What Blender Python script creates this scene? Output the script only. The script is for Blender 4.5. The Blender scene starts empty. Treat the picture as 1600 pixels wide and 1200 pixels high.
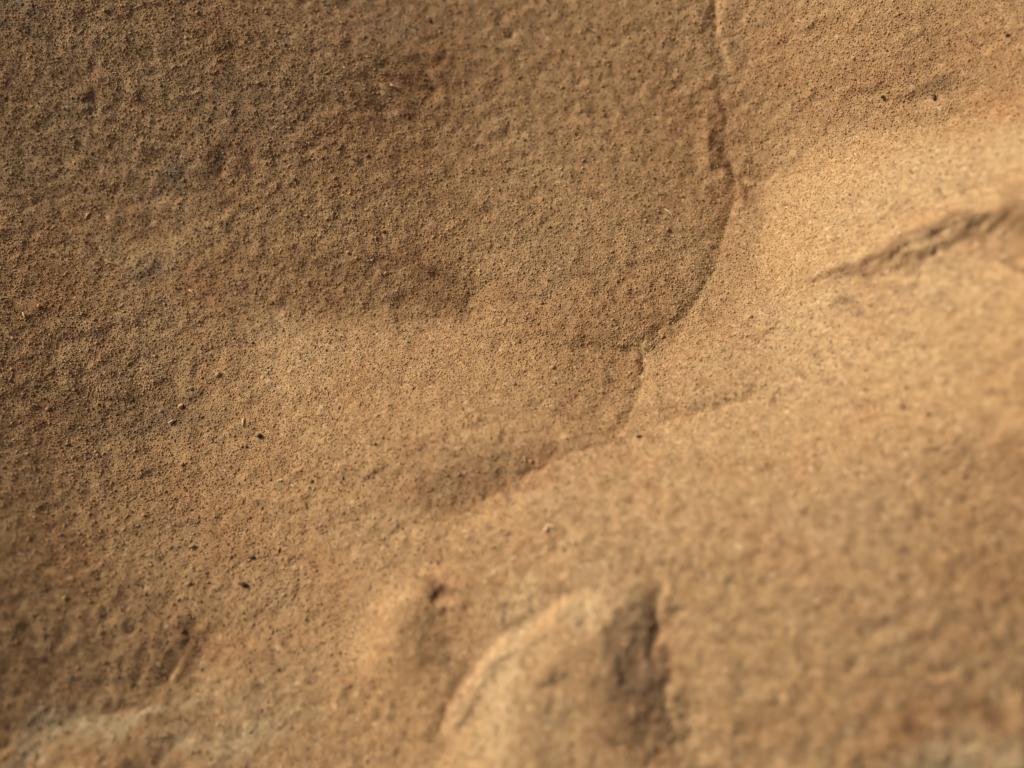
import bpy, math, random
import numpy as np

# ------------------------------------------------------------------ camera, sky, sun, exposure
scene = bpy.context.scene
col = scene.collection
R = math.radians

DIST = 0.140                  # metres, camera to the rock along the axis
PITCH = R(15.0)               # off straight down
TANH = 0.5786                 # half-width tangent of the lens

cam_data = bpy.data.cameras.new('camera')
cam = bpy.data.objects.new('camera', cam_data)
col.objects.link(cam)
cam.location = (0.0, -DIST * math.sin(PITCH), DIST * math.cos(PITCH))
cam.rotation_euler = (PITCH, 0.0, 0.0)
cam_data.sensor_width = 36.0
cam_data.lens = 18.0 / TANH
cam_data.clip_start = 0.005
cam_data.clip_end = 50.0
cam_data.dof.use_dof = True
cam_data.dof.focus_distance = 0.1415
cam_data.dof.aperture_fstop = 6.8
cam_data.dof.aperture_blades = 0
scene.camera = cam

SUN_EL = R(26.0)
SUN_DIR = (-0.84, 0.54)       # the sun stands up and to the left of the picture
world = bpy.data.worlds.new('World')
scene.world = world
world.use_nodes = True
wn, wl = world.node_tree.nodes, world.node_tree.links
wn.clear()
w_out = wn.new('ShaderNodeOutputWorld')
w_bg = wn.new('ShaderNodeBackground')
w_sky = wn.new('ShaderNodeTexSky')
w_sky.sky_type = 'NISHITA'
w_sky.sun_disc = False
w_sky.sun_elevation = SUN_EL
w_sky.sun_rotation = math.atan2(SUN_DIR[0], SUN_DIR[1])
w_sky.dust_density = 8.0
w_sky.air_density = 0.35
w_sky.ozone_density = 0.0
w_bg.inputs['Strength'].default_value = 0.07
wl.new(w_sky.outputs[0], w_bg.inputs['Color'])
wl.new(w_bg.outputs[0], w_out.inputs['Surface'])

sun_data = bpy.data.lights.new('sun', 'SUN')
sun_data.energy = 4.8
sun_data.angle = R(18.0)
sun_data.color = (1.0, 0.90, 0.74)
sun = bpy.data.objects.new('sun', sun_data)
col.objects.link(sun)
n_ = math.hypot(*SUN_DIR)
sx, sy = SUN_DIR[0] / n_ * math.cos(SUN_EL), SUN_DIR[1] / n_ * math.cos(SUN_EL)
from mathutils import Vector
sun.rotation_euler = Vector((-sx, -sy, -math.sin(SUN_EL))).to_track_quat('-Z', 'Y').to_euler()
sun.location = (sx * 2, sy * 2, math.sin(SUN_EL) * 2)

vs = scene.view_settings
vs.view_transform = 'Standard'
vs.look = 'None'
vs.exposure = -0.35
vs.gamma = 1.0
vs.use_curve_mapping = False
scene.cycles.use_denoising = True
scene.cycles.denoiser = 'OPENIMAGEDENOISE'
scene.cycles.denoising_input_passes = 'RGB_ALBEDO_NORMAL'
scene.cycles.use_adaptive_sampling = False
scene.cycles.sample_clamp_direct = 4.0
scene.cycles.sample_clamp_indirect = 2.0
scene.cycles.max_bounces = 6
scene.cycles.diffuse_bounces = 4

rng = np.random.default_rng(7)
random.seed(7)
MM = 0.001

# ------------------------------------------------------------------ places on the rock
CP, SP = math.cos(PITCH), math.sin(PITCH)


def at(px, py, h=0.0):
    """Where on the rock's level (h millimetres up) a spot seen in the photograph lies."""
    xc = (px - 800.0) / 800.0 * TANH
    yc = -(py - 600.0) / 800.0 * TANH
    d = (xc, yc * CP + SP, yc * SP - CP)
    o = cam.location
    k = (h * MM - o[2]) / d[2]
    return o[0] + d[0] * k, o[1] + d[1] * k


# broad shape of the rock: seen spot, height in mm
CTRL = [
    (-150, -150, 22), (0, 80, 15.5), (0, 350, 12.0), (0, 620, 10.0), (0, 880, 9.6), (0, 1150, 11.0), (-200, 600, 15), (-200, 1200, 17),
    (150, 150, 11.5), (180, 400, 7.4), (180, 650, 5.4), (180, 880, 5.4), (200, 1120, 8.0),
    (380, 60, 11.0), (430, 280, 4.4), (430, 500, 1.6), (430, 700, 2.0), (430, 900, 4.0), (450, 1130, 7.0),
    (700, 20, 10.5), (700, 200, 4.6), (700, 400, 1.5), (700, 560, 2.9), (690, 740, 5.2), (680, 900, 6.8), (700, 1130, 9.2),
    (950, 20, 8.0), (950, 220, 4.6), (950, 420, 2.8), (950, 620, 6.0),
    (1130, 20, 5.5), (1150, 250, 1.8), (1060, 500, 3.0), (1040, 640, 6.4), (1000, 850, 9.6), (1020, 1130, 10.5),
    (1250, 40, 9.0), (1270, 240, 6.2), (1270, 420, 8.4), (1240, 600, 10.8), (1250, 800, 13.4), (1250, 1000, 13.4), (1270, 1160, 11.6),
    (1420, 60, 12.6), (1430, 240, 11.8), (1440, 420, 14.2), (1420, 620, 16.2), (1430, 820, 17.0), (1430, 1050, 14.8),
    (1590, 60, 16.5), (1590, 250, 17.6), (1590, 450, 19.5), (1590, 650, 20.6), (1590, 900, 18.6), (1590, 1150, 14.6),
    (800, -160, 17), (1400, -160, 17), (1800, 200, 26), (1800, 700, 26), (1800, 1200, 17),
    (800, 1330, 9), (300, 1330, 10), (1300, 1330, 8),
]


def tps_fit(ctrl):
    P = np.array([at(a, b, c) for a, b, c in ctrl]) / 0.1
    z = np.array([c for _, _, c in ctrl], float)
    n = len(P)
    r2 = ((P[:, None] - P[None]) ** 2).sum(-1)
    K = 0.5 * r2 * np.log(r2 + 1e-12) + 0.02 * np.eye(n)
    Q = np.hstack([np.ones((n, 1)), P])
    A = np.zeros((n + 3, n + 3))
    A[:n, :n] = K
    A[:n, n:] = Q
    A[n:, :n] = Q.T
    sol = np.linalg.solve(A, np.concatenate([z, np.zeros(3)]))
    return P, sol


TPS = tps_fit(CTRL)


def broad(x, y):
    P, s = TPS
    n = len(P)
    X, Y = x / 0.1, y / 0.1
    out = s[n] + s[n + 1] * X + s[n + 2] * Y
    for i in range(n):
        r2 = (X - P[i, 0]) ** 2 + (Y - P[i, 1]) ** 2
        out = out + s[i] * 0.5 * r2 * np.log(r2 + 1e-12)
    return out + swells(x, y)


# finer swells of the rock on a lattice over the face, mm
LAT_X, LAT_Y = (-0.105, 0.105), (-0.075, 0.090)
#LAT_BEGIN
LATTICE = np.array([
    [-2.12, -2.52, -2.96, -3.45, -3.89, -4.25, -4.41, -4.38, -3.99, -3.12, -1.84, -0.47, 1.17, 3.20, 5.18, 6.89, 8.33, 9.48, 10.23, 10.56, 10.75, 10.86, 10.91, 10.93],
    [-2.43, -2.21, -2.11, -2.23, -2.69, -3.40, -4.15, -4.57, -4.56, -4.06, -2.60, 0.13, 2.86, 5.08, 6.97, 8.23, 8.74, 8.65, 8.79, 9.23, 9.71, 10.10, 10.44, 10.80],
    [-2.82, -2.00, -1.33, -1.02, -1.34, -2.42, -3.74, -4.65, -4.61, -4.56, -3.67, 0.97, 5.25, 6.80, 8.57, 9.58, 9.05, 7.71, 7.10, 8.01, 8.71, 9.34, 10.01, 10.80],
    [-3.28, -1.95, -0.77, 0.02, 0.10, -1.16, -2.70, -4.24, -3.86, -3.90, -3.40, 1.39, 8.47, 8.75, 9.39, 10.66, 8.78, 7.04, 5.17, 6.84, 7.60, 8.49, 9.69, 10.96],
    [-3.89, -2.18, -0.60, 0.61, 0.84, -0.53, -1.38, -2.03, -2.72, -3.83, -0.68, 1.30, 4.67, 9.38, 6.33, 8.59, 6.72, 5.33, 4.29, 4.98, 6.12, 7.75, 9.57, 11.47],
    [-4.62, -2.79, -1.05, 0.33, 0.92, -0.51, -1.77, -1.40, -1.34, -1.54, -1.06, 3.98, 1.48, 9.61, 5.92, 5.72, 6.89, 4.30, 2.81, 3.12, 5.12, 7.55, 9.90, 12.16],
    [-5.43, -3.84, -2.30, -1.15, -1.41, -3.43, -2.79, -2.50, -1.58, 0.91, 1.07, 1.30, 2.88, 6.60, 6.75, 6.08, 5.04, 2.87, 1.05, 2.67, 5.53, 8.31, 10.74, 12.96],
    [-6.26, -5.31, -4.36, -3.57, -3.55, -5.72, -6.01, -4.51, -2.06, 1.63, 4.15, 2.58, 3.58, 3.49, 3.96, 3.23, 2.92, 3.43, 3.05, 5.11, 7.73, 10.05, 11.96, 13.60],
    [-7.17, -7.01, -6.91, -6.94, -6.88, -7.00, -7.17, -5.29, -1.72, -0.60, 1.10, 2.64, 3.49, 1.89, 3.00, 2.75, 2.16, 3.72, 5.28, 8.20, 10.71, 12.37, 13.32, 13.98],
    [-8.16, -8.61, -9.16, -9.64, -9.36, -7.73, -5.61, -3.38, -2.18, -3.18, -1.89, 0.66, 1.60, 3.56, 3.21, 1.58, 2.71, 6.67, 6.02, 9.10, 13.09, 14.33, 14.37, 14.15],
    [-9.23, -9.86, -10.53, -11.01, -10.60, -9.16, -6.76, -2.23, -1.63, -0.70, 0.01, 0.81, 0.51, 1.67, 0.77, -0.06, 0.11, 4.40, 5.23, 8.27, 13.87, 14.76, 14.45, 14.09],
    [-10.29, -10.69, -11.09, -11.36, -11.05, -8.14, -5.81, -2.56, -2.02, -1.42, -0.15, -1.03, -0.19, 0.88, 0.45, 1.33, 1.84, 2.78, 5.22, 6.61, 11.28, 12.69, 13.31, 13.82],
    [-11.25, -11.17, -11.05, -10.81, -10.66, -7.92, -5.31, -3.31, -2.44, -2.31, -2.24, -3.56, -3.43, -1.95, -0.30, 1.87, 1.20, -0.53, 0.62, 1.89, 5.42, 9.15, 11.55, 13.23],
    [-12.02, -11.56, -10.93, -10.03, -8.98, -7.19, -4.92, -2.92, -3.04, -2.41, -2.56, -4.08, -3.40, -2.42, -0.39, 1.32, 1.59, 3.76, 3.59, 2.78, 3.99, 7.16, 9.85, 11.96],
    [-12.50, -11.72, -10.87, -9.57, -7.62, -6.38, -6.16, -4.58, -6.90, -7.02, -5.19, -6.50, -6.08, -3.39, -0.90, 2.03, 0.48, 3.58, 3.87, 2.41, 5.16, 6.83, 8.42, 10.24],
    [-12.63, -11.71, -10.63, -9.34, -7.67, -6.78, -7.24, -7.69, -9.76, -11.10, -10.06, -9.56, -8.82, -5.88, -2.85, 0.30, 0.16, 1.12, 1.43, 1.06, 3.27, 5.34, 6.94, 8.45],
    [-12.51, -11.51, -10.45, -9.36, -8.40, -8.04, -8.61, -9.79, -11.25, -12.26, -12.06, -11.06, -9.54, -7.13, -4.40, -2.07, -0.97, -0.48, -0.08, 0.58, 1.97, 3.72, 5.26, 6.69],
    [-12.16, -11.28, -10.44, -9.71, -9.32, -9.41, -10.03, -11.04, -11.98, -12.52, -12.39, -11.42, -9.84, -7.88, -5.76, -3.92, -2.57, -1.70, -0.97, -0.02, 1.04, 2.29, 3.57, 4.84],
    [-11.74, -11.06, -10.50, -10.23, -10.33, -10.78, -11.42, -12.06, -12.48, -12.56, -12.23, -11.33, -10.01, -8.54, -7.04, -5.59, -4.14, -2.88, -1.76, -0.74, 0.16, 1.05, 1.99, 2.98],
])
#LAT_END


# knobs, ledges and scallops of the face on a closer lattice, hundredths of a mm
#FINE_BEGIN
LATTICE_FINE = np.array([
    [10, 12, 14, 15, 15, 15, 13, 11, 8, 5, 3, 2, 5, 15, 35, 62, 88, 103, 107, 104, 95, 76, 46, 7, -32, -63, -83, -92, -89, -71, -31, 37, 133, 239, 322, 356, 338, 287, 218, 140, 53, -41, -129, -194, -219, -206, -172, -133, -99, -75, -64, -60, -57, -47, -32, -18, -9, -8, -11, -16, -19, -22, -22, -20, -17, -14, -11, -8, -5, -3, 0, 1],
    [6, 7, 8, 9, 9, 8, 7, 5, 2, 0, -3, -3, 0, 11, 30, 54, 77, 93, 99, 98, 90, 74, 47, 13, -21, -50, -70, -79, -77, -58, -18, 48, 138, 234, 310, 346, 336, 293, 231, 156, 71, -19, -102, -163, -189, -181, -151, -113, -78, -52, -38, -30, -25, -17, -6, 4, 9, 8, 2, -4, -11, -15, -17, -18, -16, -14, -11, -9, -6, -4, -1, 1],
    [2, 3, 4, 3, 3, 1, 0, -2, -4, -7, -9, -10, -7, 3, 22, 47, 70, 85, 92, 93, 88, 74, 49, 16, -16, -43, -61, -71, -70, -55, -18, 48, 141, 241, 319, 353, 344, 304, 245, 174, 90, -1, -87, -149, -174, -164, -132, -92, -54, -26, -9, -1, 6, 14, 24, 32, 33, 28, 19, 9, -1, -8, -12, -14, -14, -13, -11, -9, -7, -4, -2, 0],
    [0, 0, 0, -1, -3, -5, -7, -9, -11, -13, -15, -17, -17, -10, 11, 40, 66, 80, 84, 86, 85, 75, 51, 18, -14, -40, -56, -65, -66, -56, -27, 35, 134, 248, 338, 374, 360, 317, 260, 192, 112, 18, -78, -148, -173, -157, -119, -73, -28, 5, 23, 31, 37, 47, 58, 65, 64, 54, 40, 25, 11, 1, -6, -10, -12, -12, -11, -9, -7, -5, -3, -1],
    [-2, -2, -3, -5, -8, -11, -14, -17, -19, -20, -21, -24, -28, -26, -6, 29, 62, 76, 76, 74, 79, 76, 54, 19, -15, -40, -52, -59, -62, -55, -41, 9, 111, 246, 362, 403, 378, 327, 268, 207, 134, 40, -70, -156, -184, -159, -111, -56, -2, 40, 62, 67, 71, 81, 96, 105, 101, 86, 65, 44, 26, 11, 1, -6, -9, -11, -10, -9, -8, -6, -4, -2],
    [-3, -3, -5, -8, -12, -16, -21, -25, -28, -29, -28, -29, -36, -43, -31, 13, 59, 74, 66, 53, 64, 74, 53, 17, -20, -47, -51, -52, -55, -44, -48, -25, 68, 223, 384, 436, 390, 324, 260, 205, 146, 66, -57, -167, -204, -163, -106, -44, 23, 79, 107, 109, 109, 118, 138, 154, 148, 125, 96, 68, 43, 23, 9, 0, -6, -9, -10, -9, -8, -6, -5, -3],
    [-2, -3, -5, -9, -14, -21, -28, -35, -40, -41, -38, -33, -36, -55, -61, -12, 54, 74, 60, 21, 31, 62, 46, 6, -30, -60, -54, -41, -50, -19, -31, -45, 18, 164, 393, 468, 386, 296, 224, 173, 127, 84, -40, -173, -228, -163, -94, -32, 45, 117, 160, 158, 151, 158, 185, 213, 205, 173, 134, 96, 63, 38, 19, 6, -2, -7, -9, -9, -8, -7, -5, -4],
    [1, -1, -4, -9, -15, -23, -33, -43, -52, -58, -55, -44, -32, -50, -86, -42, 40, 67, 66, -11, -26, 27, 21, -23, -52, -77, -69, -27, -49, 5, 15, -19, 11, 74, 365, 484, 352, 229, 144, 107, 48, 51, -39, -167, -242, -141, -58, -10, 66, 146, 214, 214, 200, 202, 236, 285, 274, 229, 177, 128, 87, 55, 30, 14, 3, -4, -7, -8, -8, -7, -6, -5],
    [5, 2, -1, -6, -13, -22, -34, -48, -63, -76, -81, -72, -44, -32, -81, -41, 10, 23, 61, -12, -69, -43, -32, -66, -110, -79, -84, -42, -11, -10, 32, 65, 129, 47, 280, 407, 270, 99, -3, 9, -60, -119, -141, -181, -182, -70, 27, 45, 106, 156, 239, 268, 256, 257, 290, 378, 354, 291, 224, 163, 112, 73, 43, 22, 8, 0, -5, -8, -8, -8, -7, -6],
    [10, 7, 3, -1, -8, -18, -31, -48, -67, -88, -105, -112, -97, -63, -82, -68, -36, -62, -21, -26, -54, -76, -70, -48, -98, -75, -65, -82, 21, 0, 30, 101, 214, 1, 215, 254, 198, 32, -89, -58, -17, -145, -163, -212, -37, 34, 122, 111, 167, 199, 219, 315, 330, 346, 368, 490, 433, 351, 270, 198, 138, 91, 56, 31, 14, 3, -3, -7, -8, -8, -7, -6],
    [15, 12, 9, 5, -1, -10, -23, -41, -63, -88, -114, -134, -142, -117, -70, -64, -35, -77, -60, -80, -100, -118, -84, -35, -40, -57, -52, -104, 7, -86, 36, 182, 354, 128, -2, 166, 123, 62, -34, 22, -35, -70, -55, -101, 96, 74, 138, 155, 176, 231, 266, 330, 352, 393, 464, 520, 448, 380, 301, 225, 160, 108, 69, 40, 20, 7, -1, -6, -8, -8, -8, -7],
    [20, 16, 14, 11, 6, -1, -12, -29, -51, -77, -106, -129, -138, -113, -65, -67, -69, -68, -28, 0, -96, -132, -53, -15, -15, -53, -64, -78, -30, 10, 144, 240, 225, 253, -145, 112, 160, 147, 123, 86, -58, -38, -23, 26, 157, 149, 174, 181, 217, 239, 295, 339, 335, 329, 462, 505, 460, 392, 316, 241, 175, 121, 79, 47, 25, 10, 0, -5, -8, -9, -9, -8],
    [23, 20, 18, 16, 14, 9, 1, -13, -33, -58, -85, -109, -119, -91, -68, -60, -75, -73, -76, -13, -78, -187, -80, -19, -31, -60, -73, -64, -93, 48, 404, 284, 186, 67, 0, -93, 130, 219, 92, 90, 53, 58, -41, 159, 167, 127, 219, 235, 256, 280, 321, 345, 397, 411, 500, 487, 466, 395, 318, 246, 182, 128, 85, 52, 28, 12, 2, -5, -8, -9, -10, -9],
    [24, 22, 21, 21, 20, 18, 13, 4, -12, -35, -60, -78, -76, -44, -44, -75, -97, -55, -104, -85, -83, -200, -144, -70, -56, -99, -106, -130, -164, 36, 454, 322, 82, -37, 60, 102, -21, 92, 179, 71, 53, 25, 42, 101, 157, 169, 213, 241, 308, 307, 422, 373, 385, 425, 484, 461, 438, 377, 307, 241, 181, 129, 87, 54, 30, 13, 2, -5, -9, -11, -11, -11],
    [23, 21, 21, 22, 24, 25, 24, 19, 7, -11, -34, -54, -43, 5, -24, -53, -89, -71, -100, -99, -101, -130, -159, -133, -75, -120, -158, -89, -91, 15, 353, 306, 26, -21, 3, 42, 155, 15, -158, 100, 190, 87, 121, 157, 249, 233, 287, 281, 385, 353, 411, 451, 389, 424, 456, 422, 391, 337, 279, 223, 171, 125, 85, 53, 29, 12, 1, -6, -10, -12, -13, -12],
    [19, 18, 19, 21, 25, 28, 31, 30, 24, 11, -10, -33, -39, 7, -16, -59, -56, -85, -102, -94, -113, -91, -143, -132, -122, -114, -127, -47, 108, 66, 133, 178, 179, 89, -5, -9, 32, 101, 102, 8, 146, 188, 268, 175, 318, 277, 332, 328, 417, 441, 412, 435, 436, 410, 415, 336, 319, 276, 235, 196, 155, 115, 79, 50, 27, 10, -1, -8, -13, -15, -15, -15],
    [12, 12, 14, 17, 22, 27, 33, 36, 35, 26, 9, -11, -23, -36, -41, -70, -48, -89, -71, -85, -114, -80, -142, -101, -121, -95, -37, 3, 150, 86, 6, -87, -96, -33, -71, -78, 33, 66, 137, 91, 70, 130, 228, 217, 339, 277, 324, 386, 461, 448, 416, 417, 449, 339, 325, 253, 198, 169, 171, 159, 134, 103, 72, 45, 23, 7, -4, -11, -16, -18, -19, -18],
    [4, 5, 7, 10, 15, 22, 29, 36, 38, 32, 14, -17, -40, -32, -52, -46, -17, -59, -34, -52, -102, -82, -128, -54, -80, -46, 30, 64, 112, 88, 59, 18, -1, -1, 9, 24, 44, 129, 160, 156, 108, 115, 127, 153, 236, 261, 293, 358, 411, 371, 321, 308, 332, 269, 206, 162, 126, 106, 124, 131, 118, 93, 66, 41, 20, 4, -8, -15, -19, -22, -23, -23],
    [-5, -3, -2, 0, 4, 11, 20, 30, 35, 30, 11, -22, -87, -47, -53, -81, -51, -70, -40, -49, -90, -72, -98, -23, -19, 12, 53, 67, 41, 23, 35, 0, -112, -100, -34, 98, 133, 156, 110, 165, 129, 122, 120, 210, 166, 239, 292, 316, 313, 269, 225, 166, 93, 132, 106, 87, 84, 146, 149, 141, 122, 96, 67, 40, 18, 1, -11, -18, -23, -26, -28, -28],
    [-12, -11, -11, -11, -9, -4, 5, 16, 26, 23, -7, -55, -108, -63, -54, -79, -76, -94, -69, -72, -98, -80, -82, -35, -16, 19, 21, 28, 9, 6, -11, 21, -109, -108, -30, 97, 252, 262, 191, 247, 201, 150, 173, 196, 218, 200, 230, 221, 223, 163, 173, 101, 46, 33, 35, 54, 48, 204, 224, 194, 156, 117, 79, 47, 21, 2, -12, -21, -27, -31, -33, -34],
    [-16, -16, -18, -21, -23, -22, -16, -4, 11, 17, -11, -95, -136, -99, -93, -85, -92, -82, -58, -57, -69, -60, -45, -38, -15, 11, -16, -15, 4, 16, 18, 31, -14, -6, 26, -22, 120, 185, 242, 200, 201, 186, 173, 131, 146, 105, 77, 107, 119, 119, 141, 73, 76, 94, 58, 81, 122, 278, 308, 270, 214, 157, 106, 64, 31, 7, -10, -22, -29, -35, -38, -40],
    [-15, -17, -21, -28, -35, -39, -40, -33, -16, 3, -1, -85, -101, -78, -90, -69, -102, -73, -63, -90, -48, -51, -27, -23, 0, 3, -36, -48, -43, -39, 17, 81, 95, 151, 221, 181, 129, 137, 170, 165, 97, 147, 238, 113, 34, -38, -43, 3, 40, 80, 89, 53, 66, 114, 100, 128, 230, 378, 397, 353, 283, 210, 144, 90, 47, 16, -6, -20, -30, -37, -43, -47],
    [-8, -13, -20, -30, -41, -53, -62, -64, -54, -33, -17, -72, -72, -49, -40, -24, -50, -11, -37, -89, -27, -34, -47, -8, 11, 12, -35, 3, 7, -6, 18, 82, 151, 181, 250, 288, 276, 234, 150, 63, 2, -62, -74, -87, -95, -51, 16, 67, 68, 70, 73, 60, 57, 79, 92, 103, 248, 393, 451, 422, 351, 268, 189, 123, 70, 31, 3, -16, -29, -39, -46, -52],
    [4, -4, -13, -26, -41, -58, -76, -90, -92, -76, -52, -80, -66, -47, -24, -33, -35, 3, -36, -43, 4, 1, -35, -8, -12, 35, 18, 36, 52, 46, 87, 145, 187, 135, 196, 168, 99, 16, -102, -172, -278, -62, -175, -211, -151, -110, -79, -3, 32, 53, 21, 33, 33, 11, 81, 129, 292, 426, 492, 478, 412, 324, 237, 160, 97, 50, 15, -9, -26, -39, -49, -57],
    [21, 9, -2, -15, -32, -53, -76, -100, -116, -110, -63, -61, -53, -7, -11, -40, -10, -39, -101, -53, -8, -30, -10, 7, -33, 10, 44, 58, 78, 49, 70, 106, 128, 85, 28, 3, -101, -147, -278, -242, -270, -223, -167, -162, -31, 6, -11, 26, -40, 63, -23, -11, -3, -24, 56, 145, 324, 469, 540, 531, 467, 377, 283, 197, 126, 71, 29, 0, -21, -37, -49, -60],
    [38, 24, 12, -1, -17, -37, -63, -91, -116, -130, -95, -32, -29, 52, 53, -16, 42, 11, -66, -55, -7, -69, -47, -14, -35, -6, 18, 32, 73, 32, 23, 53, -19, -46, -83, -78, -158, -136, -240, -253, -202, -273, -171, -198, -98, -23, -16, 25, -55, 10, -45, -55, -32, -12, 63, 193, 340, 446, 563, 576, 518, 427, 327, 234, 156, 93, 46, 11, -14, -33, -49, -62],
    [53, 38, 26, 15, 2, -15, -38, -64, -88, -94, -66, -4, -19, 23, 52, 4, -2, -23, -40, -69, -55, -80, -78, -66, -54, -12, -20, -30, -14, -41, -69, -32, -58, -151, -160, -155, -213, -168, -192, -239, -320, -305, -251, -282, -153, -124, -80, -120, -147, -122, -105, -114, -60, 12, 74, 226, 398, 446, 584, 619, 567, 475, 370, 270, 185, 116, 62, 23, -6, -29, -47, -63],
    [64, 49, 38, 29, 20, 8, -8, -30, -52, -58, -25, 35, 44, 5, 3, -15, -22, -61, -67, -70, -116, -158, -163, -156, -136, -94, -82, -78, -102, -121, -127, -150, -170, -235, -227, -235, -241, -283, -240, -271, -358, -360, -244, -435, -253, -137, -112, -141, -166, -173, -139, -159, -57, 61, 129, 232, 334, 406, 632, 677, 622, 523, 411, 305, 213, 138, 79, 35, 2, -23, -44, -62],
    [69, 54, 45, 39, 34, 28, 20, 7, -8, -10, 24, 45, 55, 25, 18, -20, -33, -69, -109, -131, -197, -258, -273, -260, -261, -238, -226, -191, -226, -214, -215, -168, -194, -242, -242, -250, -232, -239, -212, -284, -265, -294, -203, -331, -280, -203, -204, -186, -220, -186, -108, -115, -42, 87, 222, 288, 342, 505, 811, 792, 697, 577, 453, 338, 239, 159, 96, 48, 12, -17, -40, -61],
    [67, 54, 46, 42, 40, 39, 38, 35, 29, 25, 34, 60, 21, -15, -22, -82, -70, -108, -179, -207, -308, -379, -385, -366, -386, -382, -371, -336, -369, -325, -329, -290, -236, -215, -235, -260, -221, -166, -142, -236, -211, -194, -187, -201, -151, -146, -260, -242, -259, -246, -116, 153, 60, 179, 265, 356, 327, 464, 747, 830, 753, 625, 491, 368, 263, 178, 111, 60, 21, -10, -35, -58],
    [59, 46, 39, 37, 37, 39, 41, 44, 47, 49, 41, 41, -1, -31, -59, -150, -152, -159, -252, -299, -389, -442, -428, -411, -433, -443, -416, -377, -373, -301, -260, -262, -215, -177, -177, -164, -143, -130, -113, -180, -211, -184, -184, -156, -117, -103, -216, -271, -265, -265, -230, 183, 171, 493, 518, 461, 532, 897, 957, 893, 789, 656, 517, 390, 282, 193, 124, 70, 29, -3, -30, -54],
    [43, 32, 26, 24, 25, 28, 30, 30, 30, 22, 25, 13, -49, -85, -140, -189, -205, -233, -297, -356, -432, -465, -425, -373, -391, -389, -342, -311, -283, -239, -180, -154, -147, -152, -155, -104, -98, -139, -129, -139, -165, -148, -139, -138, -140, -169, -234, -302, -311, -263, -82, 91, 71, 95, 233, 581, 623, 660, 1088, 958, 808, 663, 524, 398, 290, 202, 132, 78, 36, 3, -25, -50],
    [21, 12, 7, 5, 6, 9, 8, 3, -7, -33, -46, -63, -122, -185, -273, -293, -277, -289, -319, -376, -405, -415, -374, -312, -280, -269, -218, -212, -165, -158, -143, -129, -133, -146, -156, -105, -126, -180, -182, -173, -159, -164, -111, -125, -143, -205, -265, -293, -332, -317, -11, 149, 216, 214, 156, 242, 407, 275, 649, 760, 721, 617, 499, 385, 285, 201, 134, 81, 40, 7, -20, -45],
    [-6, -13, -18, -20, -19, -17, -18, -30, -48, -73, -107, -138, -193, -266, -360, -367, -352, -365, -335, -378, -384, -340, -284, -259, -203, -165, -123, -137, -92, -121, -137, -135, -156, -135, -135, -100, -132, -183, -171, -180, -155, -176, -145, -168, -177, -205, -247, -270, -325, -380, -93, 128, 163, 175, 287, 452, 465, 411, 449, 505, 549, 512, 434, 346, 262, 189, 128, 79, 40, 9, -18, -41],
    [-35, -40, -46, -51, -52, -49, -47, -61, -106, -136, -173, -197, -252, -333, -413, -390, -354, -395, -363, -363, -352, -275, -210, -181, -137, -112, -70, -84, -51, -81, -134, -150, -176, -126, -114, -121, -127, -170, -150, -144, -159, -174, -167, -201, -233, -268, -238, -268, -304, -423, -240, 0, 87, 247, 275, 408, 431, 493, 479, 415, 415, 393, 346, 285, 222, 163, 112, 70, 35, 7, -17, -39],
    [-61, -66, -75, -84, -90, -90, -85, -84, -119, -171, -226, -257, -282, -361, -422, -378, -322, -326, -295, -287, -262, -196, -156, -126, -83, -83, -54, -39, -45, -75, -110, -116, -167, -136, -108, -153, -145, -170, -166, -136, -166, -189, -209, -234, -240, -313, -279, -303, -306, -430, -341, -106, 24, 226, 339, 424, 426, 480, 491, 403, 345, 297, 255, 214, 170, 127, 89, 55, 26, 2, -19, -39],
    [-82, -88, -100, -115, -128, -137, -140, -139, -162, -192, -234, -290, -323, -331, -347, -286, -231, -203, -176, -163, -145, -101, -82, -58, -27, -38, -34, 1, -19, -75, -117, -103, -128, -129, -128, -159, -151, -143, -163, -156, -175, -211, -227, -260, -257, -299, -296, -304, -297, -353, -402, -241, -55, 129, 256, 342, 329, 349, 389, 301, 247, 199, 167, 140, 113, 85, 59, 35, 13, -7, -25, -42],
    [-92, -101, -117, -138, -160, -179, -192, -202, -227, -243, -257, -298, -339, -314, -309, -228, -182, -125, -105, -77, -97, -74, -13, -18, 11, -1, 5, 34, -12, -55, -111, -123, -109, -105, -126, -150, -152, -134, -147, -170, -186, -241, -248, -264, -279, -284, -300, -284, -276, -234, -288, -284, -153, 16, 122, 170, 152, 141, 191, 127, 95, 73, 71, 65, 55, 42, 27, 12, -3, -18, -33, -47],
    [-90, -103, -124, -150, -180, -208, -227, -235, -241, -252, -261, -273, -311, -255, -262, -202, -145, -88, -81, -48, -55, -80, 20, 20, 16, 6, -2, 22, -29, -56, -82, -124, -120, -110, -136, -164, -157, -163, -169, -181, -202, -256, -262, -293, -304, -299, -315, -209, -242, -244, -200, -190, -114, 2, 85, 92, 89, 34, 58, 32, 19, -22, -11, 0, 3, 1, -4, -11, -20, -30, -42, -54],
    [-78, -94, -118, -149, -184, -220, -247, -254, -232, -221, -225, -212, -219, -186, -164, -126, -83, -14, 4, -12, -16, -43, -1, 11, -6, -8, -23, -21, -46, -99, -110, -127, -149, -132, -147, -184, -187, -217, -222, -223, -242, -281, -282, -317, -324, -311, -362, -166, -182, -260, -244, -172, -58, 30, 74, 79, 122, 71, 98, 49, 76, 5, -30, -35, -32, -30, -29, -31, -35, -42, -51, -62],
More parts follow.
